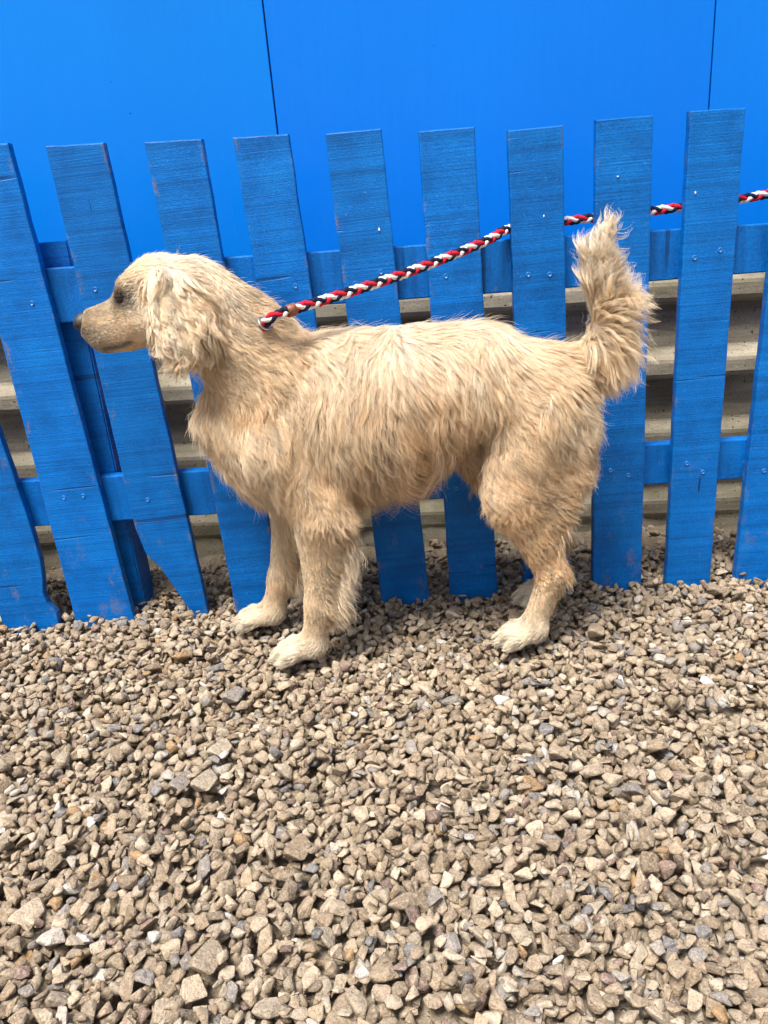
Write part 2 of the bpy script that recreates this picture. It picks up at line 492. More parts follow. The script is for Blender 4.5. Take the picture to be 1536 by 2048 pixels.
# ------------------------------------------------------------------ picket fence
def slab(outline, y0, y1, bevel=.0022, jitter=.0007):
    """board from an outline in the x-z plane, front at y0 (towards the camera), back at y1; object origin at its foot"""
    bm = bmesh.new()
    cx = sum(p[0] for p in outline) / len(outline)
    # subdivide the outline so that its edges can waver like sawn wood
    pts = []
    for k, a in enumerate(outline):
        b = outline[(k + 1) % len(outline)]
        L = math.hypot(b[0] - a[0], b[1] - a[1]); n = max(1, int(L / .03))
        for q in range(n):
            t = q / n; j = jitter if q else 0
            pts.append((a[0] + (b[0] - a[0]) * t + random.uniform(-j, j), a[1] + (b[1] - a[1]) * t + random.uniform(-j, j)))
    f = bm.faces.new([bm.verts.new((x, y0, z)) for x, z in pts])
    r = bmesh.ops.extrude_face_region(bm, geom=[f])
    bmesh.ops.translate(bm, vec=(0, y1 - y0, 0), verts=[v for v in r['geom'] if isinstance(v, bmesh.types.BMVert)])
    bmesh.ops.recalc_face_normals(bm, faces=bm.faces[:])
    es = [e for e in bm.edges if abs(e.verts[0].co.y - e.verts[1].co.y) < 1e-6]
    bmesh.ops.bevel(bm, geom=es, offset=bevel, segments=2, affect='EDGES', profile=.5)
    return bm

fence = empty('picket_fence', (0, 0, 0), 'low blue painted rough wooden picket fence with two rails, standing in the gravel', 'fence')
# front-face corners of each board (x, z): top left, top right, bottom right, bottom left (extra points where the sawn edge bulges)
PICKETS = [
    [(-1.170, .885), (-1.072, .884), (-1.06, -.05), (-1.165, -.05)],
    [(-1.010, .880), (-.915, .882), (-.905, -.05), (-1.005, -.05)],
    [(-.885, .884), (-.790, .882), (-.764, .388), (-.758, .319), (-.751, .208), (-.7495, .13), (-.754, .09), (-.761, .057), (-.758, .036), (-.745, .011), (-.747, -.05), (-.862, -.05)],
    [(-.719, .881), (-.622, .879), (-.588, -.003), (-.586, -.05), (-.712, -.05), (-.710, -.017)],
    [(-.561, .870), (-.464, .867), (-.433, .005), (-.431, -.05), (-.462, -.05), (-.472, .004), (-.495, .058), (-.512, .098), (-.528, .118), (-.536, .132), (-.546, .187)],
    [(-.398, .863), (-.302, .860), (-.277, .013), (-.277, -.05), (-.376, -.05), (-.376, .008)],
    [(-.251, .858), (-.159, .856), (-.124, -.05), (-.220, -.05)],
    [(-.099, .852), (-.007, .852), (.022, .002), (.023, -.05), (-.074, -.05)],
    [(.053, .843), (.145, .843), (.161, .004), (.162, -.05), (.066, -.05)],
    [(.198, .833), (.288, .834), (.308, .006), (.308, -.05), (.216, -.05)],
    [(.341, .837), (.433, .837), (.449, .005), (.449, -.05), (.353, -.05)],
    [(.491, .838), (.580, .836), (.586, -.009), (.587, -.05), (.499, -.05)],
    [(.648, .832), (.741, .833), (.735, -.05), (.636, -.05)],
    [(.803, .830), (.896, .832), (.893, -.05), (.797, -.05)],
    [(.955, .834), (1.05, .833), (1.052, -.05), (.955, -.05)],
]
def top_rail_z(x): return .668 - .018 * x
def bot_rail_z(x): return .281 - .014 * x
def screw_mesh():
    bm = bmesh.new()
    bmesh.ops.create_cone(bm, cap_ends=True, segments=12, radius1=.0044, radius2=.0034, depth=.0016)
    top = [f for f in bm.faces if f.normal.z > .9]
    r = bmesh.ops.inset_individual(bm, faces=top, thickness=.0012)
    bmesh.ops.translate(bm, vec=(0, 0, -.0009), verts=list({v for f in top for v in f.verts}))
    bmesh.ops.rotate(bm, matrix=Matrix.Rotation(math.radians(90), 3, 'X'), verts=bm.verts[:])
    me = bpy.data.meshes.new('screw'); bm.to_mesh(me); bm.free(); me.materials.append(M_SCREW); return me
SCREW = screw_mesh()
def chip_mesh(seed, s):
    rr = random.Random(seed); bm = bmesh.new(); n = 7
    vs_ = [bm.verts.new((math.cos(k / n * 6.283) * s * rr.uniform(.4, 1.), 0, math.sin(k / n * 6.283) * s * rr.uniform(.4, 1.5))) for k in range(n)]
    f = bm.faces.new(vs_); r = bmesh.ops.extrude_face_region(bm, geom=[f])
    bmesh.ops.translate(bm, vec=(0, -.0012, 0), verts=[v for v in r['geom'] if isinstance(v, bmesh.types.BMVert)])
    return bm
for k, ol in enumerate(PICKETS):
    lo = [p for p in ol if p[1] < -.04]; foot = sum(p[0] for p in lo) / len(lo)
    hi = ol[:2]; topx = (hi[0][0] + hi[1][0]) / 2; topz = (hi[0][1] + hi[1][1]) / 2
    if k == 4: foot = -.482
    # local frame: Z along the board, X across it, so the saw marks run square to its length
    ang = math.atan2(topx - foot, topz + .05)
    ca, sa = math.cos(ang), math.sin(ang)
    loc = []
    for x, z in ol:
        dx, dz = x - foot, z
        loc.append((dx * ca - dz * sa, dx * sa + dz * ca))
    dy = [0, .002, 0, .001, 0, .0015, .0005, 0, .001, .0015, 0, -.0005, .001, 0, 0][k]
    bm = slab(loc, 0, .0185)
    o = bm_obj('picket', bm, M_WOOD, fence)
    o.location = (foot, dy, 0); o.rotation_euler = (0, ang, 0)
    o.matrix_parent_inverse = Matrix()
    def on_face(x, z):
        dx = x - foot; return (dx * ca - z * sa, -.0007, dx * sa + z * ca)
    for zr, h in ((top_rail_z, -.045), (bot_rail_z, -.045)):
        xm = foot + (topx - foot) * ((zr(foot) + h) / topz)
        for q in (-.022, .020):
            if random.random() < .25: continue
            s = bpy.data.objects.new('screw', SCREW); COL.objects.link(s); s.parent = o
            s.location = on_face(xm + q + random.uniform(-.006, .006), zr(xm) + h + random.uniform(-.018, .018))
    chips = {7: [(-.023, .699, .003)], 9: [(.256, .698, .0018)], 10: [(.378, .750, .0017)], 11: [(.507, .715, .0018)]}.get(k, [])
    for q, (x, z, s) in enumerate(chips):
        c = bm_obj('paint_chip', chip_mesh(k * 7 + q, s), M_CHIP, o)
        c.matrix_parent_inverse = Matrix(); c.location = on_face(x, z)

def rail(ztop, zbot, x0, x1, y0, y1, mat):
    n = 24; ol = []
    xs = [x0 + (x1 - x0) * i / n for i in range(n + 1)]
    ol = [(x, ztop(x)) for x in xs] + [(x, zbot(x)) for x in reversed(xs)]
    bm = slab(ol, y0, y1, .0025, .0004)
    return bm_obj('rail', bm, mat, fence)
rail(top_rail_z, lambda x: .5775 - .010 * x + .012 * max(0, x - .3), -1.18, 1.06, .0215, .046, M_RAIL)
rail(bot_rail_z, lambda x: .194 - .002 * x, -1.18, 1.06, .0215, .046, M_RAIL)
def post(x0, x1, ztop, lean):
    bm = bmesh.new(); bmesh.ops.create_cube(bm, size=1)
    bmesh.ops.scale(bm, vec=(x1 - x0, .07, ztop + .10), verts=bm.verts[:])
    bmesh.ops.bevel(bm, geom=bm.edges[:], offset=.003, segments=2, affect='EDGES')
    bmesh.ops.translate(bm, vec=(0, 0, (ztop - .10) / 2), verts=bm.verts[:])
    o = bm_obj('post', bm, M_WOOD, fence); o.matrix_parent_inverse = Matrix()
    o.location = ((x0 + x1) / 2, .046 + .036, 0); o.rotation_euler = (0, lean, 0)
post(-.648, -.577, .722, .0); post(.90, .975, .70, 0)

print('fence', round(time.time() - T0, 1))
# ------------------------------------------------------------------ dog
YC = -.15                                     # its plane of symmetry, parallel to the fence
CREAM, GOLD, TAN, PALE, DIRT = (.81, .645, .435), (.71, .485, .255), (.47, .28, .115), (.88, .775, .615), (.38, .27, .165)
P_ = []                                       # primitives: round cones with the coat that grows on them
def cone(a, b, ra, rb, ys=1., flow=(1, 0, -.3), ln=.03, lift=.25, grav=.3, wave=.002, clump=.7, col=GOLD, reg='body'):
    P_.append(dict(a=a, b=b, ra=ra, rb=rb, ys=ys, flow=flow, ln=ln, lift=lift, grav=grav, wave=wave, clump=clump, col=col, reg=reg))
# trunk
cone((-.235, YC, .415), (-.125, YC, .42), .093, .120, 1.22, (.12, 0, -1), .066, .05, .30, .0060, .50, CREAM)
cone((-.125, YC, .42), (.01, YC, .443), .120, .104, 1.18, (.04, 0, -1), .064, .045, .30, .0045, .46, CREAM)
cone((.01, YC, .443), (.12, YC, .468), .104, .072, 1.05, (.10, 0, -1), .066, .05, .35, .0080, .54, GOLD)
cone((.12, YC, .466), (.212, YC, .430), .073, .080, .90, (.18, 0, -1), .062, .045, .30, .006, .48, CREAM)
cone((-.11, YC, .512), (.13, YC, .502), .038, .038, .75, (.60, 0, -.6), .058, .05, .2, .004, .44, CREAM)
# chest front and neck
cone((-.275, YC, .430), (-.225, YC, .37), .062, .075, 1.05, (.25, 0, -.97), .060, .16, .45, .009, .78, CREAM, 'chest')
cone((-.202, YC, .474), (-.288, YC, .580), .086, .061, 1.05, (.52, 0, -.85), .074, .09, .35, .014, .84, (.68, .495, .29), 'neck')  # darker gold: the shading under the ear is put into this colour
cone((-.292, YC, .603), (-.238, YC, .553), .058, .063, 1.08, (.55, 0, -.85), .052, .08, .35, .010, .82, CREAM, 'neck')
# head
cone((-.325, YC, .622), (-.365, YC, .632), .063, .057, 1.10, (.9, 0, -.05), .020, .12, .12, .001, .55, PALE, 'skull')
cone((-.375, YC, .626), (-.398, YC, .622), .051, .040, 1.03, (.8, 0, .45), .008, .10, .05, .0005, .4, PALE, 'face')
cone((-.395, YC, .602), (-.481, YC, .5940), .041, .0250, 1.18, (1, 0, .05), .005, .09, .05, .0003, .3, CREAM, 'face')
cone((-.436, YC, .578), (-.468, YC, .5750), .0225, .0240, .94, (1, 0, -.25), .005, .12, .05, .0003, .3, GOLD, 'face')
cone((-.365, YC, .582), (-.438, YC, .574), .027, .0140, 1.0, (1, 0, -.1), .006, .12, .05, .0003, .3, GOLD, 'face')
for s in (-1, 1):
    cone((-.375, YC + s * .036, .596), (-.405, YC + s * .030, .598), .020, .016, 1., (1, 0, -.1), .008, .10, .05, .0004, .35, CREAM, 'face')   # cheek
    cone((-.400, YC + s * .028, .652), (-.411, YC + s * .026, .647), .0155, .012, 1., (.8, 0, .4), .007, .12, .05, .0003, .3, CREAM, 'face')   # brow
    # ear leather hanging flat on the side of the head
    cone((-.346, YC + s * .060, .652), (-.338, YC + s * .078, .598), .024, .034, 2.4, (.06, 0, -1), .054, .10, .55, .012, .92, (.82, .70, .53), 'ear')
    cone((-.318, YC + s * .064, .645), (-.302, YC + s * .078, .600), .020, .026, 2.4, (.34, 0, -1), .066, .12, .55, .014, .92, CREAM, 'ear')
# fore legs: near one (towards the camera), far one set further forward
def fore(y, sh, el, wr, ps, tip, d):
    cone((sh[0], y + d * .015, sh[1]), (el[0], y, el[1]), .060, .043, 1.05, (.20, 0, -1), .058, .045, .35, .008, .52, CREAM, 'arm')
    cone((el[0], y, el[1]), (wr[0], y, wr[1]), .0415, .0200, 1.02, (.25, 0, -1), .010, .10, .1, .001, .5, CREAM, 'fore')
    cone((wr[0], y, wr[1]), (ps[0], y, ps[1]), .0210, .0185, 1., (.0, 0, -1), .009, .12, .1, .001, .5, CREAM, 'fore')
    paw(y, ps, tip)
def paw(y, ps, tip):
    cone((ps[0] - .002, y, .028), (tip[0] + .042, y, .021), .0205, .0165, .80, (-.9, 0, -.4), .009, .14, .2, .001, .6, PALE, 'paw')
    for q, (off, back) in enumerate(((-.0265, .014), (-.0095, 0.), (.0095, .001), (.0265, .015))):
        cone((tip[0] + .046 + back * .5, y + off * .70, .023), (tip[0] + .026 + back, y + off * .95, .0205), .0092, .0092, 1., (-.9, off * 12, .02), .008, .16, .1, .001, .85, PALE, 'paw')
        cone((tip[0] + .026 + back, y + off * .95, .0205), (tip[0] + .010 + back, y + off, .0095), .0090, .0078, 1., (-.9, off * 12, -.1), .011, .18, .1, .001, .9, PALE, 'paw')
fore(-.218, (-.205, .40), (-.150, .285), (-.170, .105), (-.186, .042), (-.268, 0), 1)
fore(-.088, (-.215, .40), (-.205, .270), (-.254, .100), (-.277, .040), (-.362, 0), -1)
# hind legs
def hind(y, hip, kn, hk, ps, tip, d):
    cone((hip[0], y + d * .02, hip[1]), (kn[0], y, kn[1]), .076, .044, 1.35, (.28, 0, -.95), .058, .045, .30, .011, .52, CREAM, 'thigh')
    cone((hip[0] + .038, y + d * .025, hip[1] - .015), (hip[0] + .036, y + d * .01, kn[1] + .050), .042, .033, 1.25, (.50, 0, -.85), .042, .14, .30, .009, .72, CREAM, 'thigh')
    cone((hip[0] + .040, y + d * .01, kn[1] + .055), ((kn[0] + hk[0]) / 2 + .012, y, .205), .034, .022, 1.25, (.3, 0, -.95), .032, .15, .30, .005, .75, CREAM, 'shin')
    cone((kn[0], y, kn[1]), (hk[0], y, hk[1]), .040, .0195, 1.15, (.3, 0, -.95), .024, .10, .2, .004, .60, GOLD, 'shin')
    cone((hk[0] + .004, y, hk[1]), (ps[0], y, ps[1]), .0200, .0175, 1., (.1, 0, -1), .010, .12, .1, .001, .5, CREAM, 'hock')
    paw(y, ps, tip)
hind(-.212, (.212, .408), (.169, .280), (.226, .138), (.200, .042), (.127, 0), 1)
hind(-.062, (.212, .408), (.184, .280), (.262, .130), (.250, .042), (.182, 0), -1)
cone((.095, YC, .375), (.118, YC, .308), .030, .017, 1., (.4, 0, -.9), .030, .2, .4, .003, .70, GOLD)         # groin
# tail: carried up in a curve
TAIL = [(.255, YC, .472, .030), (.298, YC - .004, .478, .020), (.321, YC - .008, .508, .0175), (.322, YC - .012, .550, .015),
        (.309, YC - .014, .592, .012), (.302, YC - .014, .630, .009), (.313, YC - .014, .660, .006)]
TFLOW = [(.85, 0, -.4), (.45, -.15, -.88), (.75, -.1, -.15), (.48, 0, .85), (.36, 0, .94), (.45, 0, .9)]
TLEN = [.034, .076, .064, .050, .046, .036]
TGRAV = [.3, .5, .2, 0., 0., 0.]
for (a, b, fl, ln, gv, tc) in zip(TAIL[:-1], TAIL[1:], TFLOW, TLEN, TGRAV, (CREAM, CREAM, CREAM, CREAM, PALE, PALE)):
    cone(a[:3], b[:3], a[3], b[3], 1., fl, ln * 1.08, .045, gv, .010, .58, tc, 'tail')

A = np.array([p['a'] for p in P_]); B = np.array([p['b'] for p in P_])
RA = np.array([p['ra'] for p in P_]); RB = np.array([p['rb'] for p in P_]); YS = np.array([p['ys'] for p in P_])
REG = [p['reg'] for p in P_]
def prim_d(X, i):
    sc = np.array([1, YS[i], 1], np.float32)
    a, b = A[i].astype(np.float32) , B[i].astype(np.float32)
    # scale y about the bone so that the trunk is narrower than deep
    ab = b - a; pa = X - a
    t = np.clip((pa @ ab) / max(float(ab @ ab), 1e-9), 0, 1)
    q = (pa - t[..., None] * ab) * sc
    return np.sqrt((q * q).sum(-1)) - (RA[i] + (RB[i] - RA[i]) * t)
K = .0075
def sdf_points(X):
    s = np.zeros(X.shape[:-1], np.float32)
    for i in range(len(P_)):
        s += np.exp(-np.clip(prim_d(X, i), -.2, .5) / K)
    return -K * np.log(s + 1e-30)
HST = .0045
lo = np.array([-.53, -.32, -.02], np.float32); hi = np.array([.40, .02, .73], np.float32)
dims = np.ceil((hi - lo) / HST).astype(int) + 1
gx, gy, gz = [lo[k] + np.arange(dims[k], dtype=np.float32) * HST for k in range(3)]
S = np.zeros(tuple(dims), np.float32); SP = np.zeros(tuple(dims), np.float32); K2 = .0028
for i in range(len(P_)):                       # only evaluate each primitive near itself
    pad = .075; m0 = np.minimum(A[i], B[i]) - max(RA[i], RB[i]) - pad; m1 = np.maximum(A[i], B[i]) + max(RA[i], RB[i]) + pad
    i0 = np.clip(((m0 - lo) / HST).astype(int), 0, dims); i1 = np.clip(((m1 - lo) / HST).astype(int) + 2, 0, dims)
    sx, sy, sz = slice(i0[0], i1[0]), slice(i0[1], i1[1]), slice(i0[2], i1[2])
    X = np.stack(np.meshgrid(gx[sx], gy[sy], gz[sz], indexing='ij'), -1)
    if REG[i] == 'paw': SP[sx, sy, sz] += np.exp(-np.clip(prim_d(X, i), -.1, .2) / K2)
    else: S[sx, sy, sz] += np.exp(-np.clip(prim_d(X, i), -.25, .5) / K)
S = S + np.exp(np.clip(K2 * np.log(SP + 1e-30), -.5, .25) / K)       # toes keep their clefts
S = -K * np.log(S + 1e-5)
print('sdf', round(time.time() - T0, 1))

def surface_nets(S):
    ins = S < 0
    nx, ny, nz = S.shape
    c = np.zeros((nx - 1, ny - 1, nz - 1), np.int8)
    for dx in (0, 1):
        for dy in (0, 1):
            for dz in (0, 1): c += ins[dx:nx - 1 + dx, dy:ny - 1 + dy, dz:nz - 1 + dz]
    act = (c > 0) & (c < 8)
    idx = -np.ones(act.shape, np.int64); cells = np.argwhere(act); idx[act] = np.arange(len(cells))
    acc = np.zeros((len(cells), 3)); cnt = np.zeros(len(cells))
    corners = [(a, b, d) for a in (0, 1) for b in (0, 1) for d in (0, 1)]
    for p in corners:
        for ax in range(3):
            if p[ax]: continue
            q = list(p); q[ax] = 1
            v0 = S[cells[:, 0] + p[0], cells[:, 1] + p[1], cells[:, 2] + p[2]]
            v1 = S[cells[:, 0] + q[0], cells[:, 1] + q[1], cells[:, 2] + q[2]]
            m = (v0 < 0) != (v1 < 0)
            t = np.where(m, v0 / np.where(m, v0 - v1, 1), 0)
            pt = np.tile(np.array(p, float), (len(cells), 1)); pt[:, ax] += t
            acc[m] += pt[m]; cnt[m] += 1
    V = lo + (cells + acc / cnt[:, None]) * HST
    F = []
    for ax in range(3):
        o = [0, 1, 2]; o.remove(ax); b, d = o
        sl0 = [slice(None)] * 3; sl1 = [slice(None)] * 3
        sl0[ax] = slice(0, -1); sl1[ax] = slice(1, None)
        m = ins[tuple(sl0)] != ins[tuple(sl1)]
        e = np.argwhere(m)
        e = e[(e[:, b] > 0) & (e[:, d] > 0) & (e[:, b] < S.shape[b] - 1) & (e[:, d] < S.shape[d] - 1)]
        def at(db, dd):
            q = e.copy(); q[:, b] -= db; q[:, d] -= dd; return idx[q[:, 0], q[:, 1], q[:, 2]]
        f = np.stack([at(1, 1), at(0, 1), at(0, 0), at(1, 0)], 1)
        flip = ~ins[e[:, 0], e[:, 1], e[:, 2]]
        if ax == 1: flip = ~flip
        f[flip] = f[flip][:, ::-1]
        F.append(f)
    return V, np.concatenate(F)
BV, BF = surface_nets(S)
GR = np.stack(np.gradient(S, HST), -1)
def samp(G, X):
    u = (X - lo) / HST; u = np.clip(u, 0, np.array(G.shape[:3]) - 1.001); i = u.astype(int); f = u - i
    out = 0
    for a in (0, 1):
        for b in (0, 1):
            for c in (0, 1):
                w = np.where(a, f[:, 0], 1 - f[:, 0]) * np.where(b, f[:, 1], 1 - f[:, 1]) * np.where(c, f[:, 2], 1 - f[:, 2])
                g = G[i[:, 0] + a, i[:, 1] + b, i[:, 2] + c]
                out = out + (w[:, None] * g if g.ndim == 2 else w * g)
    return out
def unit(v): return v / np.maximum(np.linalg.norm(v, axis=-1, keepdims=True), 1e-9)
def sstep(a, b, x):
    t = np.clip((x - a) / (b - a), 0, 1); return t * t * (3 - 2 * t)
_ph = rng.uniform(0, 6.28, (24, 4)); _kv = rng.normal(size=(24, 3))
def cnoise(X, scale, seed):
    """smooth coherent noise, about -1..1"""
    s = 0
    for q in range(6):
        j = (seed * 5 + q * 3) % 24
        k = _kv[j] / np.linalg.norm(_kv[j]) * scale * (1 + .35 * q)
        s = s + np.sin(X @ k + _ph[j, seed % 4] + seed)
    return s / 3.2
EYE = np.array([-.4185, YC - .0365, .6335]); NOSE = np.array([-.4995, YC, .5990])

def coat(X, N):
    """coat parameters at skin points X with normals N"""
    D = np.stack([prim_d(X.astype(np.float32), i) for i in range(len(P_))], 1)
    W = np.exp(-(D - D.min(1, keepdims=True)) / .010); W /= W.sum(1, keepdims=True)
    g = lambda k: W @ np.array([p[k] for p in P_], float)
    flow, ln, lift, grav, wave, clump, col = g('flow'), g('ln'), g('lift'), g('grav'), g('wave'), g('clump'), g('col')
    R = lambda *names: W[:, [i for i, r in enumerate(REG) if r in names]].sum(1)
    x, y, z = X.T; nx, ny, nz = N.T
    # feathering on the back of the fore legs
    fe = R('fore') * sstep(.15, .75, nx) * sstep(.055, .13, z)
    ln = ln + fe * .052; flow = flow + fe[:, None] * np.array([1.5, 0, -.1]); wave = wave + fe * .010; lift = lift + fe * .10; clump = clump + fe * .42
    col = col + fe[:, None] * (np.array(PALE) - col) * .5
    # the coat shortens gradually from shoulder and thigh into the legs
    ln = ln * (1 - .55 * np.clip(R('arm', 'thigh'), 0, 1) * sstep(.36, .27, z) * (1 - sstep(.2, .7, nx) * R('thigh')))
    ln = ln + .016 * np.clip(R('fore', 'shin'), 0, 1) * sstep(.17, .27, z)
    # breeches behind the thighs
    br = R('thigh') * sstep(.2, .8, nx)
    ln = ln + br * .014; wave = wave + br * .010; lift = lift + br * .12; col = col + br[:, None] * (np.array(PALE) - col) * .55
    # tuft on the hocks
    hk = R('hock', 'shin') * sstep(.3, .8, nx) * sstep(.06, .10, z) * (1 - sstep(.20, .25, z))
    ln = ln + hk * .022; clump = clump + hk * .2
    # belly fringe
    be = R('body') * sstep(.25, .8, -nz) * sstep(-.18, -.10, x) * (1 - .9 * sstep(-.03, .06, x))
    ln = ln + be * .036; flow = flow + be[:, None] * np.array([-.45, 0, -.5]); col = col + be[:, None] * (np.array(GOLD) - col) * .6; wave = wave + be * .004
    # golden lower flank
    fl = R('body') * sstep(-.14, -.02, x) * sstep(.46, .38, z) * (1 - .7 * sstep(.03, .10, x))
    col = col + fl[:, None] * (np.array(TAN) - col) * .62
    lw = R('body', 'arm', 'chest', 'thigh', 'shin') * sstep(.47, .33, z); col = col + lw[:, None] * (np.array(GOLD) * .92 - col) * .5; ln = ln + fl * .030; wave = wave + fl * .015; clump = clump + fl * .15; flow = flow + fl[:, None] * np.array([-.15, 0, 0])
    # shoulder whorls and a rusty patch low on the chest
    rp = np.exp(-(((x + .325) / .03) ** 2 + ((z - .43) / .028) ** 2)) * (y < YC)
    col = col + rp[:, None] * (np.array((.40, .22, .09)) - col) * .7; ln = ln * (1 - .4 * rp)
    # far side of the back is short and lies flat
    # face: bare around the eye, dark rims, dusty muzzle
    de = np.linalg.norm((X - EYE) * np.array([.70, .6, 1.25]), axis=1)
    face = R('face')
    dk = np.exp(-(de / .0185) ** 2) * (np.abs(y - YC) > .015)
    dk2 = np.exp(-(((x + .416) / .012) ** 2 + ((z - .615) / .012) ** 2)) * (y < YC) * .45
    mz = sstep(-.452, -.482, x) * sstep(.612, .585, z) * .68 * (1 - .6 * sstep(.575, .56, z))
    top = sstep(-.435, -.47, x) * sstep(.598, .615, z) * .45
    lip = np.exp(-((z - (.5590 + .11 * (x + .470) + .003 * sstep(-.445, -.425, x))) / .0042) ** 2) * sstep(-.418, -.426, x) * sstep(-.480, -.470, x) * 1.0
    spots = (cnoise(X, 950, 3) > .62) * sstep(-.448, -.46, x) * sstep(.60, .585, z) * .75
    k = np.maximum(np.maximum.reduce([dk2, mz, top, spots, lip]) * np.clip(face, 0, 1), np.clip(dk * 1.25, 0, 1))
    k = np.clip(k, 0, .94)[:, None]
    col = col * (1 - k) + np.array([.075, .05, .035]) * k
    dark_br = (np.array(DIRT) - col)
    col = col + dark_br * (sstep(-.44, -.49, x) * .30 * face)[:, None]
    ln = ln * (1 - .55 * np.exp(-(de / .014) ** 2))
    # general blotchiness of an outdoor coat
    col = col * (1 + .14 * cnoise(X, 42, 1) + .13 * cnoise(X, 130, 2))[:, None]
    sad = R('body') * sstep(.47, .56, z)          # paler along the back: light from above put into the coat colour
    col = col + sad[:, None] * (np.array(PALE) * 1.04 - col) * .75
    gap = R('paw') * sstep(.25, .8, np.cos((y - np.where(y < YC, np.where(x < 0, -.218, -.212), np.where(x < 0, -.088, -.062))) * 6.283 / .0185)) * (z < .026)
    col = col * (1 - .45 * gap)[:, None]          # shade in the toe clefts, put into the fur colour
    return dict(flow=flow, ln=ln, lift=lift, grav=grav, wave=wave, clump=np.clip(clump, 0, .95), col=np.maximum(col, .01) * np.minimum(1, .88 / np.maximum(col.max(1, keepdims=True), 1e-3)), face=face,
                ear=R('ear'), tail=R('tail'), paw=R('paw'), short=R('face', 'fore', 'hock', 'paw'))

dog = empty('dog', (-.03, YC, 0), 'golden long-haired dog standing in profile facing left on the gravel', 'dog')
def hair_material():
    t = NT('fur')
    a = t.add('ShaderNodeAttribute', attribute_name='col').outputs['Color']
    rf = t.add('ShaderNodeBsdfHair', component='Reflection', ins={'Color': (.95, .90, .82, 1), 'RoughnessU': .20, 'RoughnessV': .75})
    tr = t.add('ShaderNodeBsdfTranslucent', ins={'Color': a}); df = t.add('ShaderNodeBsdfDiffuse', ins={'Color': a})
    m1 = t.add('ShaderNodeMixShader', ins={0: .36}); t.l.new(df.outputs[0], m1.inputs[1]); t.l.new(tr.outputs[0], m1.inputs[2])
    mx = t.add('ShaderNodeMixShader', ins={0: .18}); t.l.new(m1.outputs[0], mx.inputs[1]); t.l.new(rf.outputs[0], mx.inputs[2])
    t.l.new(mx.outputs[0], t.out.inputs[0]); return t.mat
def skin_material():
    t = NT('dog_skin'); a = t.add('ShaderNodeAttribute', attribute_name='col').outputs['Color']
    f = t.noise(t.pos(), 600, 3); c = t.mix(1., a, t.ramp(f, [(.3, .82), (.7, 1.0)]), 'MULTIPLY')
    t.bsdf(c, .8, .15, t.bump(f, .5, .002)); return t.mat
M_FUR, M_SKIN = hair_material(), skin_material()
body_me = py_mesh('body', BV, BF.tolist(), True)
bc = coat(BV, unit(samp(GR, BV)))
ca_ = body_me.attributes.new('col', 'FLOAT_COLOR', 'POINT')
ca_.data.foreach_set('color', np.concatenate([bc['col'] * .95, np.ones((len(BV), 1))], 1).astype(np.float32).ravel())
body = link_mesh('body', body_me, M_SKIN, dog)
print('body', len(BV), round(time.time() - T0, 1))

TRI = np.concatenate([BF[:, [0, 1, 2]], BF[:, [0, 2, 3]]])
TA, TB, TC = BV[TRI[:, 0]], BV[TRI[:, 1]], BV[TRI[:, 2]]
AREA = .5 * np.linalg.norm(np.cross(TB - TA, TC - TA), axis=1)
CT = (TA + TB + TC) / 3
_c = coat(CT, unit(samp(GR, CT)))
dens = 1 + 3.2 * np.clip(_c['face'], 0, 1) + 1.2 * np.clip(_c['short'] - _c['face'], 0, 1) + .8 * _c['ear'] + 1.0 * _c['tail']
dens = dens * np.where(CT[:, 1] > YC + .03, .55, 1.0)         # the side against the fence is thinner
PROB = AREA * dens; PROB /= PROB.sum()
gd = AREA * dens * (1 - .72 * np.clip(_c['ear'], 0, 1)) * (1 - .35 * _c['tail']); GPROB = gd / gd.sum()
def roots(n, prob=PROB):
    t = rng.choice(len(TRI), n, p=prob); u, v = rng.random((2, n)); m = u + v > 1; u[m], v[m] = 1 - u[m], 1 - v[m]
    X = TA[t] + (TB[t] - TA[t]) * u[:, None] + (TC[t] - TA[t]) * v[:, None]
    N = unit(samp(GR, X))
    k = (np.linalg.norm((X - EYE) * np.array([.8, 1, 1.6]), axis=1) > .0105) & (np.linalg.norm(X - NOSE, axis=1) > .0175) & (X[:, 2] > .004)
    return X[k], N[k]
NP = 10
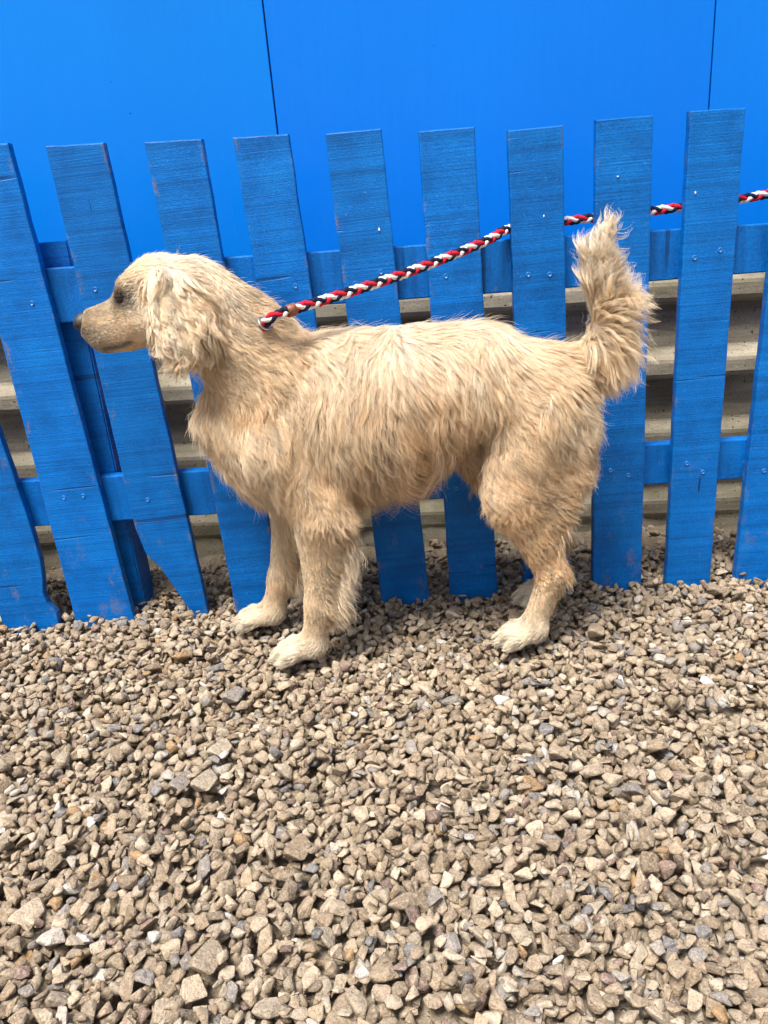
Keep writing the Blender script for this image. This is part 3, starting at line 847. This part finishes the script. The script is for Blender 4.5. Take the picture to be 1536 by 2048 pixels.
def grow_guides(n):
    X, N = roots(n, GPROB); c = coat(X, N)
    ln = c['ln'] * rng.uniform(.75, 1.2, len(X))
    # wander of the lie of the coat
    fl = c['flow'] + .55 * np.stack([cnoise(X, 26, 4), .5 * cnoise(X, 30, 5), cnoise(X, 26, 6)], 1) * (1 - .65 * c['short'] - .7 * c['tail'])[:, None]
    fl = fl + rng.normal(0, .06, fl.shape)
    ft = unit(fl - (fl * N).sum(1, keepdims=True) * N)
    lift = c['lift'] * (1 - .75 * c['ear'] * sstep(.0, .4, -N[:, 0]))
    lift = np.clip(lift * rng.uniform(.8, 1.25, len(X)), .03, .8)[:, None]
    d = unit(ft * (1 - lift) + N * lift)
    side = unit(np.cross(N, d)); ph = 2.5 * cnoise(X, 38, 7) + rng.normal(0, .22, len(X)); fq = rng.uniform(.9, 1.3, len(X))
    pts = [X]; p = X.copy(); seg = ln / (NP - 1)
    for j in range(1, NP):
        t = j / (NP - 1)
        d = unit(d + np.array([0, 0, -1]) * (c['grav'] * .22)[:, None] + ft * .06)
        p = p + d * seg[:, None]
        s = samp(S, p); gn = unit(samp(GR, p))
        mn = .0012 + (.055 + .05 * cnoise(X, 70, 8)) * t * ln
        push = np.clip(mn - s, 0, .01)
        p = p + gn * push[:, None]
        p[:, 2] = np.maximum(p[:, 2], .004)
        pts.append(p.copy())
    G = np.stack(pts, 1)
    tt = np.linspace(0, 1, NP)
    wv = c['wave'][:, None] * tt[None] ** 1.1 * np.sin(6.283 * fq[:, None] * tt[None] + ph[:, None])
    G = G + wv[:, :, None] * side[:, None, :]
    wv2 = .5 * c['wave'][:, None] * tt[None] * np.sin(6.283 * 1.2 * fq[:, None] * tt[None] + ph[:, None] * 1.7 + 1)
    G = G + wv2[:, :, None] * N[:, None, :]
    return X, G, c
GX_, GG, GC = grow_guides(42000)
print('guides', round(time.time() - T0, 1))
NF = 420000
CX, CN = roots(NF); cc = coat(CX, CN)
kd = kdtree.KDTree(len(GX_))
for i, q in enumerate(GX_): kd.insert(q, i)
kd.balance()
near = np.array([kd.find(q)[1] for q in CX])
tt = np.linspace(0, 1, NP)
shape = GG[near] - GG[near][:, :1]
lr = rng.uniform(.84, 1.10, len(CX)) * np.clip(cc['ln'] / np.maximum(GC['ln'][near], 1e-4), .4, 1.6)
own = CX[:, None] + shape * lr[:, None, None]
jit = rng.normal(0, 1, (len(CX), 3)) * (.022 * cc['ln'])[:, None]
own = own + jit[:, None] * (tt[None, :, None] ** 1.3)
tgt = CX[:, None] * 0 + GG[near] * 1.0
tgt = GG[near][:, :1] + shape * lr[:, None, None]
cl = (cc['clump'] * rng.uniform(.55, 1.1, len(CX)))[:, None] * sstep(.0, .85, tt)[None]
stray = rng.random(len(CX)) < .018
cl[stray] *= .15
FUR = own + (tgt - own) * np.clip(cl, 0, .96)[:, :, None]
FUR[stray] += (CN[stray][:, None] * (tt[None, :, None] ** 1.5)) * (cc['ln'][stray] * .22)[:, None, None]
# lay every strand on or above the skin
flat = FUR.reshape(-1, 3); s = samp(S, flat); gn = unit(samp(GR, flat))
flat += gn * np.clip(.0008 - s, 0, .012)[:, None]
FUR = flat.reshape(-1, NP, 3)
FUR[:, 1:, 2] = np.maximum(FUR[:, 1:, 2], .003)
lnn = cc['ln'] * lr
rad0 = np.where(cc['short'] > .5, .00017, .00021) * rng.uniform(.7, 1.25, len(CX))
RADI = rad0[:, None] * (1 - .85 * tt[None] ** 2.5)
clv = 1 + (.17 + .10 * cc['ear']) * rng.normal(size=len(GX_))[near] + .06 * rng.normal(size=len(CX))
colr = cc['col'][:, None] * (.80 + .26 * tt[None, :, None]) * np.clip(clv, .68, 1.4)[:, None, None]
warm = (rng.normal(0, .035, len(GX_))[near] + rng.normal(0, .012, len(CX)))[:, None]
colr = colr * np.stack([1 + 0 * warm, 1 - warm, 1 - 2 * warm], -1)
colr = np.maximum(colr, .01) * np.minimum(1, .90 / np.maximum(colr.max(-1, keepdims=True), 1e-3))   # keep the hue of the palest hairs
def make_fur():
    cv = bpy.data.hair_curves.new('fur')
    n = len(FUR); cv.add_curves([NP] * n)
    cv.attributes['position'].data.foreach_set('vector', FUR.astype(np.float32).ravel())
    ra = cv.attributes.get('radius') or cv.attributes.new('radius', 'FLOAT', 'POINT')
    ra.data.foreach_set('value', RADI.astype(np.float32).ravel())
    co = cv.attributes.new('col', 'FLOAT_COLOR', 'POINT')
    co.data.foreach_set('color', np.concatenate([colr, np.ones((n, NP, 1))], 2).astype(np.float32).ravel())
    cv.materials.append(M_FUR)
    o = bpy.data.objects.new('fur', cv); COL.objects.link(o)
    o.parent = dog; o.matrix_parent_inverse = world_of(dog).inverted()
    return o
make_fur()
print('fur', len(FUR), round(time.time() - T0, 1))

# eyes, nose
M_EYE = simple('dark_eye', (.012, .008, .006), .08, .6); M_NOSE = simple('nose_leather', (.035, .029, .027), .40, .5, 0, 900, .35, .6)
M_NOSTRIL = simple('nostril', (.008, .006, .006), .6, .3); M_LID = simple('eyelid', (.022, .015, .012), .7, .1, 0, 800, .3)
for s in (-1, 1):
    bm = bmesh.new(); bmesh.ops.create_uvsphere(bm, u_segments=20, v_segments=12, radius=.0092)
    bmesh.ops.scale(bm, vec=(1.2, 1, .75), verts=bm.verts[:])
    bmesh.ops.translate(bm, vec=(EYE[0], YC + s * .0325, EYE[2]), verts=bm.verts[:])
    e = bm_obj('eye', bm, M_EYE, dog, True)
    for up in (1, -1):                        # lids: slices of a slightly larger ball, nearly closed
        bm = bmesh.new(); bmesh.ops.create_uvsphere(bm, u_segments=20, v_segments=14, radius=.0102)
        bmesh.ops.scale(bm, vec=(1.2, 1, .78), verts=bm.verts[:])
        bmesh.ops.delete(bm, geom=[v for v in bm.verts if (v.co.z * up < (.0014 if up > 0 else .0022) )], context='VERTS')
        bmesh.ops.translate(bm, vec=(EYE[0], YC + s * .0325, EYE[2]), verts=bm.verts[:])
        l = bm_obj('eyelid', bm, M_LID, e, True)
        so = l.modifiers.new('thick', 'SOLIDIFY'); so.thickness = .0012; so.offset = 1
def build_nose():
    bm = bmesh.new(); bmesh.ops.create_uvsphere(bm, u_segments=28, v_segments=18, radius=1)
    for v in bm.verts:
        c = v.co
        w = 1.0 if c.z > 0 else 1 - .45 * (-c.z) ** 1.2          # narrows to the philtrum
        x = c.x * .0165 + (-.004 * c.z if c.z < 0 else .002 * c.z)
        y = c.y * .0185 * w
        z = c.z * (.0165 if c.z > 0 else .0195)
        # nostril commas opening to the sides
        for s in (-1, 1):
            d = ((c.x + .55) ** 2 + (c.y - s * .68) ** 2 + (c.z + .12) ** 2) / .085
            k = math.exp(-d); x += .0045 * k; y -= s * .0028 * k
        v.co = (x, y, z)
    bmesh.ops.rotate(bm, matrix=Matrix.Rotation(math.radians(-14), 3, 'Y'), verts=bm.verts[:])
    bmesh.ops.translate(bm, vec=Vector(NOSE) + Vector((.0, 0, -.001)), verts=bm.verts[:])
    n = bm_obj('nose', bm, M_NOSE, dog, True)
    for s in (-1, 1):
        bm = bmesh.new(); bmesh.ops.create_uvsphere(bm, u_segments=12, v_segments=8, radius=1)
        bmesh.ops.scale(bm, vec=(.0050, .0028, .0030), verts=bm.verts[:])
        bmesh.ops.rotate(bm, matrix=Matrix.Rotation(math.radians(35), 3, 'Y'), verts=bm.verts[:])
        bmesh.ops.translate(bm, vec=Vector(NOSE) + Vector((-.0055, s * .0108, -.0035)), verts=bm.verts[:])
        bm_obj('nostril', bm, M_NOSTRIL, n, True)
build_nose()

# ------------------------------------------------------------------ slip lead: plaited rope, leather stopper, steel ring
def yarn(name, color):
    t = NT(name); f = t.noise(t.pos(), 900, 3, .6)
    c = t.mix(1., color, t.ramp(f, [(.3, .7), (.7, 1.2)]), 'MULTIPLY')
    t.bsdf(c, .85, .2, t.bump(f, .8, .0015)); return t.mat
Y_RED, Y_WHITE, Y_NAVY = yarn('red_yarn', (.52, .012, .03)), yarn('white_yarn', (.74, .72, .70)), yarn('navy_yarn', (.008, .012, .035))
leash = empty('rope_lead', (-.205, YC, .58), 'red white and navy plaited rope lead from the dog\'s neck through the fence', 'leash')
def smooth_path(ctrl, n):
    """Catmull-Rom through the control points, resampled evenly"""
    C = [np.array(c, float) for c in ctrl]; C = [2 * C[0] - C[1]] + C + [2 * C[-1] - C[-2]]
    pts = []
    for k in range(1, len(C) - 2):
        for t in np.linspace(0, 1, 40, endpoint=False):
            a, b, c, d = C[k - 1:k + 3]
            pts.append(.5 * (2 * b + (c - a) * t + (2 * a - 5 * b + 4 * c - d) * t * t + (3 * b - a - 3 * c + d) * t ** 3))
    pts.append(C[-2]); pts = np.array(pts)
    L = np.concatenate([[0], np.cumsum(np.linalg.norm(np.diff(pts, axis=0), axis=1))])
    s = np.linspace(0, L[-1], n)
    return np.stack([np.interp(s, L, pts[:, k]) for k in range(3)], 1), s
def tube(path, rad, seg=8):
    T = unit(np.gradient(path, axis=0)); up = np.array([0, 0, 1.]); n = unit(np.cross(T, up) + 1e-6); b = np.cross(n, T)
    a = np.linspace(0, 6.283185, seg, endpoint=False)
    V = (path[:, None] + rad * (np.cos(a)[None, :, None] * n[:, None] + np.sin(a)[None, :, None] * b[:, None])).reshape(-1, 3)
    m = len(path)
    F = [(i * seg + j, i * seg + (j + 1) % seg, (i + 1) * seg + (j + 1) % seg, (i + 1) * seg + j) for i in range(m - 1) for j in range(seg)]
    F += [tuple(range(seg))[::-1], tuple((m - 1) * seg + j for j in range(seg))]
    return V, F
def plait(ctrl, R, rs, pitch, phase=0.):
    L = sum(np.linalg.norm(np.subtract(b, a)) for a, b in zip(ctrl[:-1], ctrl[1:]))
    path, s = smooth_path(ctrl, int(L / .0022))
    T = unit(np.gradient(path, axis=0)); n = unit(np.cross(T, [0, 0, 1.])); b = np.cross(n, T)
    w = 2 * math.pi / pitch
    for mat, q in ((Y_RED, 0), (Y_WHITE, 1), (Y_NAVY, 2)):
        for sg in (1, -1):
            th = sg * (w * s + 2 * math.pi * q / 3 + phase) + math.pi * .5 - .2
            rr = R + .0013 * sg * np.cos(3 * (w * s + phase) + .4)
            p = path + (np.cos(th) * rr)[:, None] * n * .95 + (np.sin(th) * rr)[:, None] * b * .95
            V, F = tube(p, rs, 8)
            link_mesh('strand', py_mesh('strand', V, F, True), mat, leash)
LEAD = [(-.214, -.182, .566), (-.206, -.203, .577), (-.197, -.217, .587), (-.181, -.216, .594), (-.158, -.206, .599), (-.08, -.166, .613), (.007, -.118, .630), (.10, -.062, .652), (.165, -.018, .670),
        (.188, .006, .6795), (.225, .034, .682), (.324, .0345, .687), (.40, .034, .689), (.473, .034, .692), (.545, .034, .696), (.617, .034, .700), (.72, .034, .712), (.84, .036, .720), (1.02, .05, .735)]
plait(LEAD, .0041, .0035, .054)
# the noose lies in the ruff of the neck
nc = np.array([-.232, YC, .520]); ax = unit(np.array([-.58, 0, .81])); e1 = np.array([0, 1., 0]); e2 = np.cross(ax, e1)
noose = []
for a in np.linspace(math.pi * .5, math.pi * 2.5, 25):
    dv = e1 * math.cos(a) + e2 * math.sin(a); rr = np.linspace(.03, .14, 56)
    sv = samp(S, nc + rr[:, None] * dv); r0 = rr[np.argmax(sv > -.011)]
    noose.append(tuple(nc + dv * r0))
plait(noose, .0046, .0038, .050, 1.0)
def ring_band(name, c, axis, r, width, thick, mat):
    bm = bmesh.new(); prof = [(r, -width / 2), (r, width / 2), (r + thick, width / 2), (r + thick, -width / 2)]
    axis = Vector(axis).normalized(); q = axis.to_track_quat('Z', 'Y').to_matrix(); n = 24
    vv = [[bm.verts.new(Vector(c) + q @ Vector((math.cos(k / n * 6.28319) * rr, math.sin(k / n * 6.28319) * rr, z))) for rr, z in prof] for k in range(n)]
    for k in range(n):
        for j in range(4): bm.faces.new((vv[k][j], vv[k][(j + 1) % 4], vv[(k + 1) % n][(j + 1) % 4], vv[(k + 1) % n][j]))
    bmesh.ops.bevel(bm, geom=bm.edges[:], offset=min(thick, width) * .2, segments=1, affect='EDGES')
    return bm_obj(name, bm, mat, leash, True)
ring_band('stopper', (-.160, -.2072, .5985), (.93, .45, .2), .0074, .014, .0022, M_LEATHER)
ring_band('ring', (-.2015, -.211, .5825), (.6, -.5, .6), .0095, .003, .0026, M_METAL)
print('done', round(time.time() - T0, 1))
